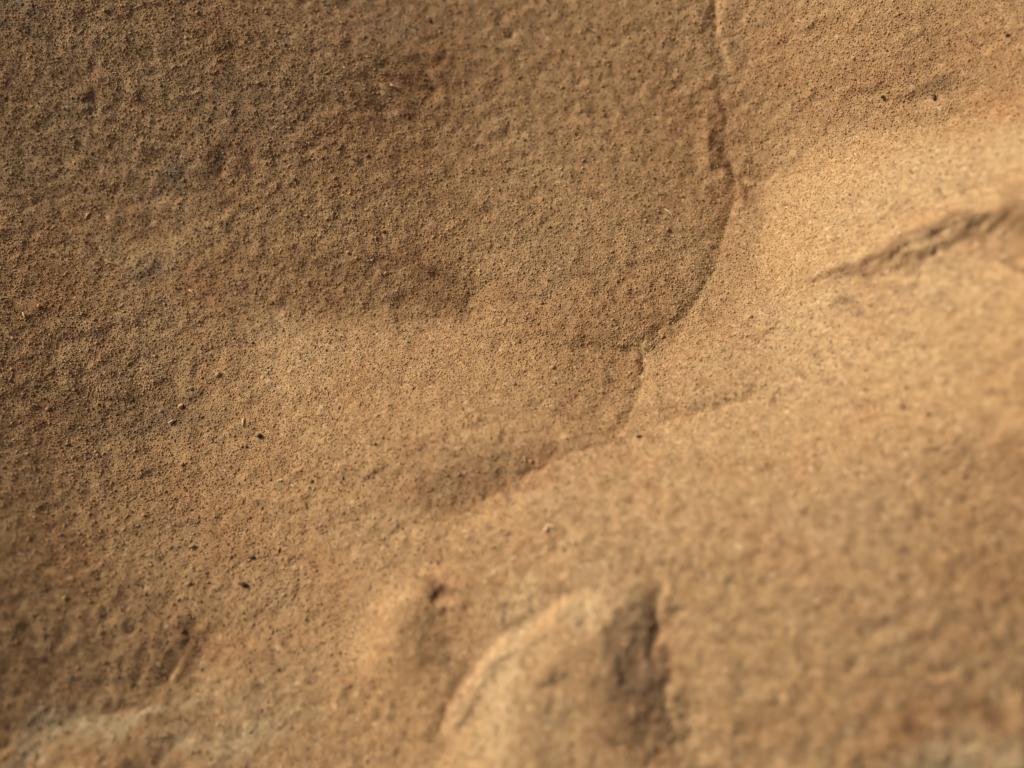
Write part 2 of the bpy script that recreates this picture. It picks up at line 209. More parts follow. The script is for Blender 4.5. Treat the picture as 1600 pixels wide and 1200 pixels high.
    [-56, -76, -102, -134, -172, -212, -244, -251, -214, -198, -164, -149, -103, -75, -89, -5, 28, 34, 54, 34, 22, 14, 8, 4, 5, -25, -57, -74, -60, -115, -129, -156, -181, -160, -174, -199, -203, -248, -251, -257, -262, -292, -305, -325, -353, -308, -332, -159, -176, -211, -237, -173, -53, 15, 50, 44, 50, 26, 125, 90, 112, 57, -4, -35, -45, -47, -46, -46, -47, -51, -58, -69],
    [-29, -52, -77, -107, -144, -185, -220, -224, -168, -149, -124, -81, -41, 33, -35, 29, 83, 62, 56, 27, 57, 73, 38, 8, 17, 5, -58, -116, -85, -139, -146, -200, -246, -191, -190, -220, -214, -248, -250, -261, -247, -258, -294, -299, -359, -335, -250, -132, -191, -192, -164, -124, -22, 12, 45, 28, 34, -5, 53, 87, 121, 83, 25, -17, -40, -49, -52, -53, -54, -56, -62, -72],
    [-3, -26, -48, -73, -104, -140, -176, -188, -122, -91, -78, -20, 9, 63, 16, 49, 85, 72, 72, 10, 46, 90, 68, 22, 22, 22, -1, -60, -75, -118, -108, -156, -251, -210, -205, -215, -213, -231, -274, -285, -265, -254, -264, -267, -324, -350, -233, -81, -157, -163, -95, -34, 13, 9, 56, 12, 12, 8, 10, 45, 71, 46, 24, -6, -30, -44, -50, -53, -55, -57, -62, -72],
    [17, -2, -20, -38, -59, -83, -110, -127, -74, -35, -17, 1, 31, 69, 48, 92, 99, 86, 97, 61, 69, 92, 103, 64, 31, 11, 11, -2, -45, -111, -109, -133, -212, -206, -229, -239, -234, -195, -258, -289, -292, -284, -261, -224, -239, -254, -204, -61, -97, -90, -42, 24, 74, 34, 39, 18, 1, -9, -16, 39, 64, 29, 15, -4, -22, -36, -44, -49, -51, -54, -59, -67],
    [30, 15, 4, -7, -17, -27, -37, -42, -20, 23, 104, 87, 72, 68, 52, 106, 110, 92, 101, 94, 129, 120, 113, 108, 44, 13, 11, 21, -36, -116, -139, -159, -177, -203, -238, -269, -283, -214, -228, -246, -263, -268, -268, -222, -173, -146, -112, -24, -62, -32, -40, -1, 68, 46, 25, 3, 8, -5, -19, 5, 48, 25, 10, -4, -18, -29, -37, -42, -45, -48, -52, -59],
    [35, 26, 19, 15, 14, 16, 22, 32, 32, 34, 139, 146, 126, 123, 94, 143, 146, 126, 120, 89, 96, 122, 100, 94, 41, -2, -9, 14, -29, -114, -179, -223, -203, -218, -243, -262, -280, -244, -227, -211, -193, -187, -196, -190, -131, -80, -20, 15, -37, -17, -48, -60, -23, -14, -1, -4, 0, 0, -8, -4, 23, 19, 8, -4, -14, -23, -30, -35, -38, -41, -44, -49],
    [33, 30, 28, 28, 33, 42, 57, 78, 88, 77, 134, 152, 117, 119, 97, 134, 150, 156, 168, 142, 86, 96, 101, 70, 44, -6, -27, -33, -51, -108, -185, -222, -219, -235, -250, -246, -234, -207, -193, -191, -154, -135, -107, -105, -92, -65, 18, 75, -1, -9, -33, -25, -24, -30, -22, -14, -8, -4, -5, -4, 9, 11, 5, -3, -11, -19, -24, -28, -31, -33, -35, -38],
    [28, 29, 30, 34, 41, 53, 71, 93, 110, 109, 131, 143, 117, 105, 91, 110, 132, 152, 177, 173, 112, 72, 61, 21, 0, -34, -46, -81, -107, -123, -188, -210, -235, -239, -248, -253, -243, -204, -162, -157, -122, -113, -74, -59, -54, -34, 13, 92, 45, 21, -15, -10, -12, -23, -26, -21, -15, -9, -7, -4, 2, 5, 2, -3, -9, -15, -19, -22, -24, -26, -27, -28],
    [21, 25, 28, 34, 42, 55, 72, 93, 110, 117, 127, 131, 114, 98, 87, 94, 113, 134, 157, 161, 122, 73, 38, -6, -40, -71, -80, -111, -150, -158, -193, -199, -247, -260, -252, -246, -248, -229, -176, -148, -103, -78, -31, -7, -5, 13, 41, 89, 77, 49, 15, 4, -2, -13, -20, -21, -17, -13, -9, -6, -2, 1, 0, -3, -8, -12, -15, -17, -19, -20, -20, -20],
    [14, 19, 24, 30, 39, 51, 67, 85, 101, 110, 117, 117, 106, 91, 81, 83, 95, 112, 131, 137, 114, 73, 32, -13, -52, -84, -101, -126, -159, -175, -194, -199, -232, -254, -251, -238, -232, -221, -182, -144, -98, -59, -15, 18, 29, 44, 63, 89, 89, 68, 39, 20, 9, -3, -12, -16, -16, -14, -11, -7, -4, -2, -2, -4, -6, -9, -11, -13, -14, -14, -14, -13],
    [7, 13, 18, 24, 33, 44, 58, 73, 87, 97, 102, 102, 94, 82, 73, 72, 79, 92, 106, 111, 98, 67, 30, -11, -50, -83, -105, -127, -153, -171, -185, -193, -212, -230, -233, -223, -213, -201, -172, -136, -93, -51, -8, 26, 46, 61, 76, 91, 92, 77, 55, 34, 19, 7, -4, -10, -13, -12, -10, -8, -5, -3, -3, -4, -5, -7, -9, -10, -10, -10, -9, -8],
    [1, 7, 12, 18, 26, 35, 47, 60, 72, 81, 86, 85, 80, 71, 63, 60, 64, 73, 83, 87, 79, 57, 27, -8, -43, -74, -98, -119, -140, -157, -169, -177, -189, -202, -206, -200, -190, -176, -153, -122, -84, -45, -5, 28, 52, 68, 81, 91, 91, 81, 63, 44, 28, 15, 4, -4, -8, -10, -9, -8, -6, -4, -3, -4, -5, -6, -7, -7, -7, -7, -6, -4],
    [-3, 1, 6, 12, 18, 26, 36, 47, 56, 64, 68, 68, 64, 57, 51, 48, 50, 56, 63, 66, 61, 46, 22, -7, -37, -64, -87, -106, -124, -138, -149, -156, -164, -172, -175, -172, -163, -150, -130, -104, -72, -37, -2, 29, 53, 70, 82, 89, 89, 80, 66, 49, 34, 21, 10, 1, -4, -6, -7, -6, -5, -4, -3, -3, -4, -4, -5, -5, -5, -4, -3, -1],
    [-7, -3, 1, 5, 11, 18, 26, 34, 42, 48, 52, 51, 48, 42, 37, 35, 36, 41, 46, 48, 45, 33, 15, -7, -32, -55, -75, -92, -106, -118, -126, -133, -138, -143, -145, -142, -134, -122, -106, -83, -56, -26, 4, 31, 53, 70, 81, 86, 86, 78, 66, 51, 37, 24, 14, 5, 0, -3, -5, -5, -4, -3, -3, -3, -3, -3, -4, -4, -3, -2, -1, 1],
    [-10, -7, -4, 0, 4, 10, 17, 24, 30, 35, 37, 36, 32, 27, 23, 21, 22, 26, 30, 33, 30, 22, 8, -10, -30, -48, -65, -78, -90, -98, -105, -109, -112, -115, -115, -112, -105, -95, -80, -61, -38, -13, 13, 37, 56, 71, 80, 85, 83, 76, 65, 51, 38, 26, 16, 8, 2, -1, -3, -3, -3, -2, -2, -2, -2, -2, -3, -2, -2, -1, 1, 2],
    [-14, -11, -8, -5, -2, 3, 8, 14, 19, 23, 24, 22, 17, 12, 7, 5, 7, 11, 16, 19, 18, 11, 0, -15, -31, -45, -58, -68, -76, -81, -85, -87, -88, -88, -87, -83, -77, -68, -55, -38, -18, 4, 26, 46, 62, 75, 83, 85, 83, 75, 63, 50, 37, 25, 16, 9, 4, 0, -1, -2, -2, -1, -1, -1, -1, -2, -2, -1, -1, 0, 2, 4],
    [-15, -14, -12, -10, -7, -4, 1, 5, 10, 13, 13, 10, 4, -3, -9, -12, -10, -5, 1, 6, 6, 1, -9, -22, -35, -46, -55, -62, -66, -68, -68, -67, -66, -64, -61, -57, -50, -41, -30, -15, 3, 22, 42, 59, 73, 82, 88, 90, 85, 76, 63, 48, 35, 24, 14, 8, 3, 1, 0, 0, 0, 0, 0, 0, -1, -1, -1, -1, 0, 1, 3, 4],
], float)
#FINE_END


def spline(L, x, y):
    """Smooth cubic spline over a lattice."""
    n_y, n_x = L.shape
    out = 0.0
    a = np.clip((x - LAT_X[0]) / (LAT_X[1] - LAT_X[0]), 0, 0.9999) * (n_x - 3)
    b = np.clip((y - LAT_Y[0]) / (LAT_Y[1] - LAT_Y[0]), 0, 0.9999) * (n_y - 3)
    i, j = np.floor(a).astype(int), np.floor(b).astype(int)
    f, g = a - i, b - j

    def w(t):
        return ((1 - t) ** 3 / 6, (3 * t ** 3 - 6 * t * t + 4) / 6, (-3 * t ** 3 + 3 * t * t + 3 * t + 1) / 6, t ** 3 / 6)
    wf, wg = w(f), w(g)
    for q in range(4):
        for p in range(4):
            out = out + L[j + q, i + p] * wf[p] * wg[q]
    return out


def swells(x, y):
    return spline(LATTICE, x, y) + 0.01 * spline(LATTICE_FINE, x, y)


def here(px, py):
    """Spot of the photograph on the rock itself (x, y)."""
    h = 3.0
    for _ in range(8):
        x, y = at(px, py, h)
        h = 0.5 * h + 0.5 * float(broad(np.array(x), np.array(y)))
    return at(px, py, h)


# ------------------------------------------------------------------ noise helpers (metres)
class Noise:
    """Smooth value noise of a given wavelength, the same wherever it is asked for."""

    def __init__(self, wave, seed):
        self.w = wave
        self.t = np.random.default_rng(seed).normal(0, 1, (256, 256))

    def __call__(self, x, y):
        a, b = x / self.w + 57.3, y / self.w + 91.7
        i, j = np.floor(a).astype(int), np.floor(b).astype(int)
        f, g = a - i, b - j
        f = f * f * f * (f * (f * 6 - 15) + 10)
        g = g * g * g * (g * (g * 6 - 15) + 10)
        t = self.t
        i0, i1, j0, j1 = i % 256, (i + 1) % 256, j % 256, (j + 1) % 256
        return (t[i0, j0] * (1 - f) + t[i1, j0] * f) * (1 - g) + (t[i0, j1] * (1 - f) + t[i1, j1] * f) * g


def fbm(x, y, wave, octaves, seed, gain=0.5):
    out, amp = 0, 1.0
    for k in range(octaves):
        c, s = math.cos(k * 1.1 + seed), math.sin(k * 1.1 + seed)
        out = out + amp * Noise(wave / 2 ** k, seed * 31 + k)(x * c - y * s, x * s + y * c)
        amp *= gain
    return out


def worley(x, y, cell, seed):
    """Distance to the nearest and second nearest grain centre (in cells) and that grain's random numbers."""
    g = np.random.default_rng(seed)
    N = 512
    jx, jy, v1, v2 = (g.random((N, N)) for _ in range(4))
    a, b = x / cell + 300.0, y / cell + 300.0
    i, j = np.floor(a).astype(int), np.floor(b).astype(int)
    f1 = np.full(x.shape, 9.0)
    f2 = np.full(x.shape, 9.0)
    r1 = np.zeros(x.shape)
    r2 = np.zeros(x.shape)
    for di in (-1, 0, 1):
        for dj in (-1, 0, 1):
            ii, jj = (i + di) % N, (j + dj) % N
            d = (i + di + 0.15 + 0.7 * jx[ii, jj] - a) ** 2 + (j + dj + 0.15 + 0.7 * jy[ii, jj] - b) ** 2
            near = d < f1
            f2 = np.where(near, f1, np.minimum(f2, d))
            r1 = np.where(near, v1[ii, jj], r1)
            r2 = np.where(near, v2[ii, jj], r2)
            f1 = np.where(near, d, f1)
    return np.sqrt(f1), np.sqrt(f2), r1, r2


def line_field(x, y, pts):
    """Distance to a line on the rock, side (+1 on its left as it runs), place along it 0..1."""
    P = [here(*p) for p in pts]
    seg = [math.dist(P[k], P[k + 1]) for k in range(len(P) - 1)]
    tot, run = sum(seg), 0.0
    best = np.full(x.shape, 1e9)
    side = np.zeros(x.shape)
    along = np.zeros(x.shape)
    wsum = np.zeros(x.shape)
    last = np.zeros(x.shape)
    for k in range(len(P) - 1):
        (ax, ay), (bx, by) = P[k], P[k + 1]
        dx, dy = bx - ax, by - ay
        t_raw = ((x - ax) * dx + (y - ay) * dy) / (seg[k] ** 2)
        t = np.clip(t_raw, 0, 1)
        d = np.hypot(x - ax - t * dx, y - ay - t * dy)
        cr = dx * (y - ay) - dy * (x - ax)
        m = d < best
        best = np.where(m, d, best)
        side = np.where(m, np.sign(cr), side)
        last = np.where(m, (run + t * seg[k]) / tot, last)
        w = 1.0 / (d / MM + 0.15) ** 4
        along += w * (run + t * seg[k]) / tot
        wsum += w
        run += seg[k]
    return best / MM, side, along / wsum, last


def fade(along, a, b):
    f = np.ones_like(along)
    if a > 0:
        f = f * np.clip(along / a, 0, 1)
    if b > 0:
        f = f * np.clip((1 - along) / b, 0, 1)
    return f * f * (3 - 2 * f)


def blob(x, y, px, py, rx, ry, rot=0.0):
    """Soft oval spot; sizes in pixels of the photograph (about 0.1 mm each)."""
    cx, cy = here(px, py)
    c, s = math.cos(R(rot)), math.sin(R(rot))
    u = ((x - cx) * c + (y - cy) * s) / (rx * 1e-4)
    v = (-(x - cx) * s + (y - cy) * c) / (ry * 1e-4)
    return np.exp(-(u * u + v * v))


# lines where the rock folds, steps and breaks:
# points, (height, reach) in mm on the left and on the right of the line as it runs, blend, fade in, fade out
EDGES = [
    # long fold between the hollow and the slab on the right
    ([(1118, -80), (1126, 80), (1144, 180), (1156, 262), (1140, 330), (1108, 420), (1062, 510), (1014, 556)],
     (-2.1, 9.0), (-2.1, 8.0), 0.3, 0.0, 0.12),
    ([(1126, -60), (1131, 40), (1138, 112)], (0.0, 1.0), (-0.6, 2.0), 0.25, 0.0, 0.3),
    # the fold runs on as the edge of the lower slab
    ([(1046, 528), (1014, 556), (991, 600), (984, 645), (944, 688), (880, 712), (830, 742), (750, 785), (690, 825)],
     (-0.9, 6.0), (-1.25, 3.6), 0.2, 0.1, 0.25),
    # lip of the lower slab
    ([(1215, 598), (1180, 617), (1090, 645), (1005, 670), (950, 688)], (-0.65, 5.0), (-0.95, 3.0), 0.18, 0.15, 0.1),
    # open crack on the right
    ([(1195, 450), (1300, 428), (1400, 398), (1480, 366), (1560, 336), (1600, 352), (1660, 392)],
     (1.7, 9.0), (-0.5, 5.0), 0.8, 0.4, 0.0),
    ([(1300, 440), (1400, 415), (1480, 378), (1550, 350)], (0.35, 2.0), (-0.15, 2.0), 0.4, 0.2, 0.2),
    ([(1530, 344), (1562, 340), (1590, 356), (1640, 392)], (1.0, 3.0), (-0.5, 3.0), 0.7, 0.15, 0.0),
    # short steps at the end of the fold
    ([(860, 543), (940, 545), (1014, 549)], (-0.6, 3.0), (-0.6, 4.0), 0.2, 0.4, 0.05),
    # bend between the dark top and the bright band of the slab
    ([(1150, 290), (1200, 262), (1300, 214), (1450, 198), (1620, 176), (1750, 170)], (-1.7, 9.0), (-1.7, 9.0), 0.6, 0.1, 0.0),
    # low ledge inside the hollow
    ([(728, 395), (746, 446), (740, 490), (650, 504), (560, 512)], (-0.7, 4.0), (-0.7, 9.0), 0.5, 0.3, 0.4),
    ([(676, 72), (696, 120), (664, 172), (600, 204)], (-0.2, 3.0), (-0.5, 8.0), 0.8, 0.2, 0.35),
    ([(275, 375), (252, 405), (228, 440)], (-0.15, 2.0), (-0.15, 2.0), 0.9, 0.3, 0.3),
    ([(400, 40), (372, 75), (338, 100)], (-0.2, 4.0), (-0.35, 4.0), 0.8, 0.4, 0.4),
    ([(20, 560), (150, 620), (280, 645)], (-0.4, 5.0), (-0.5, 6.0), 0.8, 0.3, 0.2),
    ([(560, 850), (640, 795), (700, 770)], (-0.25, 4.0), (-0.25, 4.0), 0.6, 0.3, 0.3),
    # gouges and flakes along the bottom
    ([(336, 962), (292, 1008), (262, 1062), (255, 1090)], (-0.25, 3.0), (-0.5, 4.0), 0.5, 0.2, 0.2),
    ([(685, 1270), (702, 1160), (742, 1062), (752, 1020), (810, 984), (880, 952), (945, 916)], (-0.4, 4.0), (2.2, 7.0), 0.9, 0.2, 0.15),
    ([(1056, 850), (1040, 915), (1032, 1000), (1056, 1076), (1066, 1150), (1068, 1220)], (-1.3, 6.0), (-1.7, 4.5), 0.2, 0.2, 0.3),
    # edge of the pale crust in the corner
    ([(285, 1080), (262, 1086), (190, 1108), (95, 1142), (0, 1176), (-80, 1200)], (-0.25, 5.0), (-0.6, 4.0), 0.8, 0.1, 0.0),
    # faint swells of the lower slab
    ([(1200, 760), (1330, 720), (1420, 800)], (-0.5, 6.0), (-0.5, 6.0), 1.0, 0.3, 0.3),
    ([(1180, 930), (1300, 900), (1500, 950)], (-0.5, 6.0), (-0.3, 6.0), 1.0, 0.3, 0.3),
]

# pits and small hollows: spot, size in px, turn, depth in mm
PITS = [
    (345, 255, 20, 28, 0, 0.6), (255, 628, 46, 26, 10, 0.5), (690, 932, 15, 17, 0, 1.0), (150, 165, 12, 24, 0, 0.5),
    (290, 300, 60, 26, 0, 0.4), (1500, 295, 10, 9, 0, 0.6), (858, 852, 6, 10, 0, 0.3), (812, 955, 9, 9, 0, 0.3),
    (480, 420, 40, 22, 0, 0.5), (880, 430, 50, 30, 15, 0.4), (1560, 1105, 16, 22, 0, 0.6),
    (1370, 980, 14, 16, 0, 0.5), (1450, 1030, 22, 10, 0, 0.5), (1590, 403, 14, 8, 0, 0.6), (1450, 145, 60, 18, 20, 0.6),
    (1290, 45, 26, 40, 0, 0.7), (560, 760, 60, 18, 15, 0.35), (120, 540, 60, 26, 10, 0.5), (620, 830, 70, 14, 20, 0.4),
]


def relief(x, y):
    """Height of the rock in millimetres without its grains."""
    h = broad(x, y)
    wx = x + 0.0006 * fbm(x, y, 0.0075, 4, 3, 0.6) + 0.00009 * fbm(x, y, 0.0022, 2, 5, 0.6)
    wy = y + 0.0006 * fbm(x, y, 0.0075, 4, 4, 0.6) + 0.00009 * fbm(x, y, 0.0022, 2, 6, 0.6)
    for pts, (hl, ll), (hr, lr), w, fi, fo in EDGES:
        d, side, along, nearest = line_field(wx, wy, pts)
        left = 1 / (1 + np.exp(np.clip(-side * d / (w * 0.5), -40, 40)))
        v = left * hl * np.exp(-d / ll) + (1 - left) * hr * np.exp(-d / lr)
        h = h + 1.2 * v * np.minimum(fade(along, fi, fo), fade(nearest, min(fi, 0.08), min(fo, 0.08)))
    for px, py, rx, ry, rot, dep in PITS:
        h = h - dep * blob(wx, wy, px, py, rx, ry, rot)
    h = h + 0.50 * fbm(x, y, 0.021, 3, 11, 0.5) + 0.10 * fbm(x, y, 0.0062, 3, 12, 0.55)
    # small chipped ledges
    for q, wave, amp in ((41, 0.013, 0.10), (42, 0.007, 0.045)):
        h = h + amp * np.tanh(5.0 * fbm(wx * 0.9 + 0.4 * wy, wy * 1.2, wave, 4, q, 0.55))
    return h


def stains(x, y):
    """Colour laid on the stone: red iron, grey and dark dirt, pale crust, plus painted light and shade, each 0..1."""
    wx = x + 0.0022 * fbm(x, y, 0.011, 4, 21, 0.6)
    wy = y + 0.0022 * fbm(x, y, 0.011, 4, 22, 0.6)
    red = np.zeros_like(x)
    for p in [(640, 120, 110, 70, 0, .8), (500, 30, 160, 60, 0, .5), (640, 430, 120, 60, -10, .75), (430, 420, 120, 40, 0, .6),
              (640, 220, 160, 90, 0, .4), (60, 420, 90, 120, 0, .4), (270, 800, 160, 90, 0, .5), (330, 1010, 80, 70, 0, .5),
              (780, 740, 130, 40, 10, .5), (700, 1000, 60, 80, 0, .35), (1010, 1080, 70, 100, 0, .5), (1460, 1140, 80, 50, 0, .8),
              (1380, 130, 120, 60, 20, .35), (1030, 60, 120, 200, 0, .25), (300, 1180, 120, 30, 0, .8), (20, 1180, 60, 30, 0, .8),
              (1570, 800, 70, 160, 0, .3), (960, 470, 120, 60, 20, .4)]:
        red = np.maximum(red, p[5] * blob(wx, wy, *p[:5]))
    grey = np.zeros_like(x)  # grey dirt, plus shade painted into the right gouge and the crack
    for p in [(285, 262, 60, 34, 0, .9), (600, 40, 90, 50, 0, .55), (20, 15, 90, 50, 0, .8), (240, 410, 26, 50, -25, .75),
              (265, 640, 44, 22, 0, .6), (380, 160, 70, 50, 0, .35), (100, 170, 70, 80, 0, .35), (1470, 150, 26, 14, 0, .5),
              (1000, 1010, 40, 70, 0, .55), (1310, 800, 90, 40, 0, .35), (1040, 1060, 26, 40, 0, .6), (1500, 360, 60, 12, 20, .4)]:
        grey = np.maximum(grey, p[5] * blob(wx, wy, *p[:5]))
    dark = np.zeros_like(x)  # dark dirt, plus shade painted into crack, gouges, flake hole and lip band
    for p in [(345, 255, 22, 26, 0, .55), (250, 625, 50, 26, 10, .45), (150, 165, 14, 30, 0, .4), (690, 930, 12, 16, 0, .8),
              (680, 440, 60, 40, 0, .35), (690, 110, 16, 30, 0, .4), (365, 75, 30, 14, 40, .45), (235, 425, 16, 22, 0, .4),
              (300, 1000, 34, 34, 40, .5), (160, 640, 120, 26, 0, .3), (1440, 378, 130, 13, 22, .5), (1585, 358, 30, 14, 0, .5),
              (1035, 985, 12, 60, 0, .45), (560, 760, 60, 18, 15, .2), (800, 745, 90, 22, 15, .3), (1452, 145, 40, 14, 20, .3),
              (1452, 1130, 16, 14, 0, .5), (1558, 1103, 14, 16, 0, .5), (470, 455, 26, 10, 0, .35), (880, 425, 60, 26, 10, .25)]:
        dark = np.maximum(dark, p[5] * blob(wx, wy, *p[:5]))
    pale = np.zeros_like(x)  # corner crusts and pale spots, plus light painted on the long flake and slabs
    for p in [(200, 1135, 90, 22, 18, 1.0), (90, 1170, 90, 20, 18, .9), (360, 1165, 90, 24, 10, .8), (1550, 1200, 70, 24, 20, 1.0),
              (1615, 1165, 50, 30, 20, .9), (780, 1080, 40, 90, -15, .55), (900, 965, 70, 20, 30, .6), (250, 380, 60, 26, 0, .3),
              (1500, 260, 160, 60, 12, .4), (1300, 520, 140, 80, 0, .25), (430, 540, 80, 40, 0, .3), (1600, 190, 60, 20, 0, .4)]:
        pale = np.maximum(pale, p[5] * blob(wx, wy, *p[:5]))
    return 0.55 * red, 1.0 * grey, np.clip(1.15 * dark, 0, 1), np.clip(pale, 0, 1)


# ------------------------------------------------------------------ materials
def new_mat(name):
    m = bpy.data.materials.new(name)
    m.use_nodes = True
    nt = m.node_tree
    nt.nodes.clear()
    o = nt.nodes.new('ShaderNodeOutputMaterial')
    b = nt.nodes.new('ShaderNodeBsdfPrincipled')
    nt.links.new(b.outputs[0], o.inputs['Surface'])
    return m, nt, b


def sandstone_material():
    m, nt, b = new_mat('sandstone')
    N, L = nt.nodes, nt.links

    def attr(name):
        a = N.new('ShaderNodeAttribute')
        a.attribute_name = name
        return a.outputs['Fac']

    def mix(fac, a, bb, mode='MIX'):
        x = N.new('ShaderNodeMix')
        x.data_type = 'RGBA'
        x.blend_type = mode
        for sock, v in ((x.inputs['Factor'], fac), (x.inputs[6], a), (x.inputs[7], bb)):
            if isinstance(v, (int, float)):
                sock.default_value = v
            elif isinstance(v, tuple):
                sock.default_value = (*v, 1.0)
            else:
                L.new(v, sock)
        return x.outputs[2]

    def ramp(v, lo, hi, a=0.0, c=1.0):
        r = N.new('ShaderNodeMapRange')
        r.inputs['From Min'].default_value = lo
        r.inputs['From Max'].default_value = hi
        r.inputs['To Min'].default_value = a
        r.inputs['To Max'].default_value = c
        L.new(v, r.inputs['Value'])
        return r.outputs[0]

    tc = N.new('ShaderNodeNewGeometry').outputs['Position']

    def noise(scale, detail=3.0, rough=0.6):
        n = N.new('ShaderNodeTexNoise')
        n.inputs['Scale'].default_value = scale
        n.inputs['Detail'].default_value = detail
        n.inputs['Roughness'].default_value = rough
        L.new(tc, n.inputs['Vector'])
        return n.outputs['Fac']

    c = mix(ramp(noise(38, 4), 0.38, 0.64), (0.45, 0.284, 0.138), (0.49, 0.328, 0.170))
    c = mix(ramp(noise(95, 3), 0.50, 0.72, 0, 0.5), c, (0.42, 0.215, 0.100))
    c = mix(ramp(noise(420, 4, 0.6), 0.54, 0.74, 0, 0.55), c, (0.30, 0.160, 0.075))
    c = mix(attr('red'), c, (0.34, 0.152, 0.062))
    c = mix(attr('pale'), c, (0.57, 0.435, 0.25))
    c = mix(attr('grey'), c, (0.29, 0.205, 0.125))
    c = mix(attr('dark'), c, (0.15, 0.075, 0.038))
    # every grain has a tone of its own; a few are dark minerals, a few clear quartz
    t = attr('tone')
    c = mix(1.0, c, mix(ramp(t, 0.0, 1.0), (0.70, 0.66, 0.62), (1.27, 1.30, 1.34)), 'MULTIPLY')
    c = mix(attr('speck'), c, (0.085, 0.048, 0.032))
    c = mix(attr('quartz'), c, (0.66, 0.50, 0.32))
    # dust between the grains is redder than their tops
    c = mix(ramp(noise(5200, 2), 0.35, 0.7, 0, 0.35), c, mix(1.0, c, (0.72, 0.62, 0.52), 'MULTIPLY'))
    L.new(c, b.inputs['Base Color'])
    b.inputs['Roughness'].default_value = 0.88
    b.inputs['Specular IOR Level'].default_value = 0.22
    bump = N.new('ShaderNodeBump')
    bump.inputs['Strength'].default_value = 0.7
    bump.inputs['Distance'].default_value = 0.00012
    L.new(noise(4200, 3, 0.65), bump.inputs['Height'])
    L.new(bump.outputs[0], b.inputs['Normal'])
    return m


def plain_material(name, rgb, rough=0.8, vary=0.25, scale=2500):
    m, nt, b = new_mat(name)
    N, L = nt.nodes, nt.links
    n = N.new('ShaderNodeTexNoise')
    n.inputs['Scale'].default_value = scale
    n.inputs['Detail'].default_value = 3
    L.new(N.new('ShaderNodeTexCoord').outputs['Object'], n.inputs['Vector'])
    r = N.new('ShaderNodeMix')
    r.data_type = 'RGBA'
    L.new(n.outputs['Fac'], r.inputs['Factor'])
    r.inputs[6].default_value = (*[v * (1 - vary) for v in rgb], 1)
    r.inputs[7].default_value = (*[min(1, v * (1 + vary)) for v in rgb], 1)
    L.new(r.outputs[2], b.inputs['Base Color'])
    b.inputs['Roughness'].default_value = rough
    b.inputs['Specular IOR Level'].default_value = 0.25
    return m


MAT_STONE = sandstone_material()

# ------------------------------------------------------------------ the rock
X0, X1, Y0, Y1, STEP = -0.100, 0.098, -0.066, 0.084, 0.00027
nx, ny = int((X1 - X0) / STEP) + 1, int((Y1 - Y0) / STEP) + 1
gx, gy = np.meshgrid(X0 + np.arange(nx) * STEP, Y0 + np.arange(ny) * STEP)   # rows run along y


H = relief(gx, gy)
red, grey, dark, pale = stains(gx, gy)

# grains: domes of quartz, two sizes, some standing proud, some fallen out
CELL = 0.00046
wgx = gx + 0.00012 * Noise(0.0006, 71)(gx, gy)
wgy = gy + 0.00012 * Noise(0.0006, 72)(gx, gy)
f1, f2, r1, r2 = worley(wgx, wgy, CELL, 5)
dome = np.sqrt(np.clip(1 - (f1 / 0.78) ** 2, 0, 1))
g1, g2, q1, q2 = worley(wgx, wgy, 0.00031, 6)
dome2 = np.sqrt(np.clip(1 - (g1 / 0.8) ** 2, 0, 1))
patch = np.clip(0.5 + 0.5 * fbm(gx, gy, 0.006, 3, 31, 0.55), 0, 1.4)
grain = 0.05 * dome * (0.35 + 0.8 * r1) + 0.03 * dome2 * (0.4 + q1)
clump = 0.05 * fbm(gx, gy, 0.0016, 2, 33, 0.6)
# pores of the smoother slabs
p1, p2, s1, s2 = worley(gx + 0.0004 * Noise(0.003, 91)(gx, gy), gy, 0.0024, 8)
pores = np.where(s1 < 0.6, 1, 0) * np.exp(-(p1 * 0.0024 / (0.00035 + 0.0004 * s2)) ** 2)


speck = ((r2 < 0.007) & (f1 < 0.5)) * 0.7 + ((q2 < 0.010) & (g1 < 0.5)) * 0.5
quartz = ((r2 > 0.985) & (f1 < 0.5)) * 0.75
tone = np.clip(0.62 * r2 + 0.38 * q2, 0, 1)

# parts of the rock


def inside(poly):
    P = [here(*p) for p in poly]
    wx = gx + 0.0006 * Noise(0.004, 81)(gx, gy)
    wy = gy + 0.0006 * Noise(0.004, 82)(gx, gy)
    res = np.zeros(gx.shape, bool)
    n = len(P)
    for k in range(n):
        (ax, ay), (bx, by) = P[k], P[(k + 1) % n]
        if ay == by:
            continue
        c = ((ay > wy) != (by > wy)) & (wx < (bx - ax) * (wy - ay) / (by - ay) + ax)
        res ^= c
    return res


part = np.zeros(gx.shape, np.int8)
FOLD = [(1118, -150), (1126, 80), (1144, 180), (1156, 262), (1140, 330), (1108, 420), (1062, 510), (1014, 556), (990, 600), (986, 655)]
LIP = [(1005, 670), (1090, 645), (1180, 617), (1215, 598)]
CRACK = [(1290, 510), (1300, 428), (1400, 398), (1480, 366), (1560, 336), (1600, 352), (1660, 392), (1850, 420)]
SEAM = [(1005, 670), (940, 690), (880, 712), (830, 742), (750, 780), (680, 830), (600, 930), (530, 1040), (480, 1200), (470, 1400)]
part[inside(FOLD + LIP + CRACK + [(1850, -150)])] = 1
part[inside(SEAM[::-1] + LIP[1:] + CRACK + [(1850, 1400)])] = 2
part[inside([(535, 1030), (565, 980), (610, 922), (650, 898), (696, 902), (690, 950), (645, 1000), (620, 1070), (560, 1090)])] = 3
part[inside([(690, 1350), (712, 1150), (748, 1048), (818, 984), (900, 946), (964, 914), (962, 960), (925, 1012), (872, 1062), (845, 1130), (835, 1350)])] = 4
part[inside([(285, 1080), (262, 1086), (190, 1108), (95, 1142), (0, 1176), (-200, 1230), (-200, 1400), (420, 1400), (430, 1150), (350, 1120)])] = 5
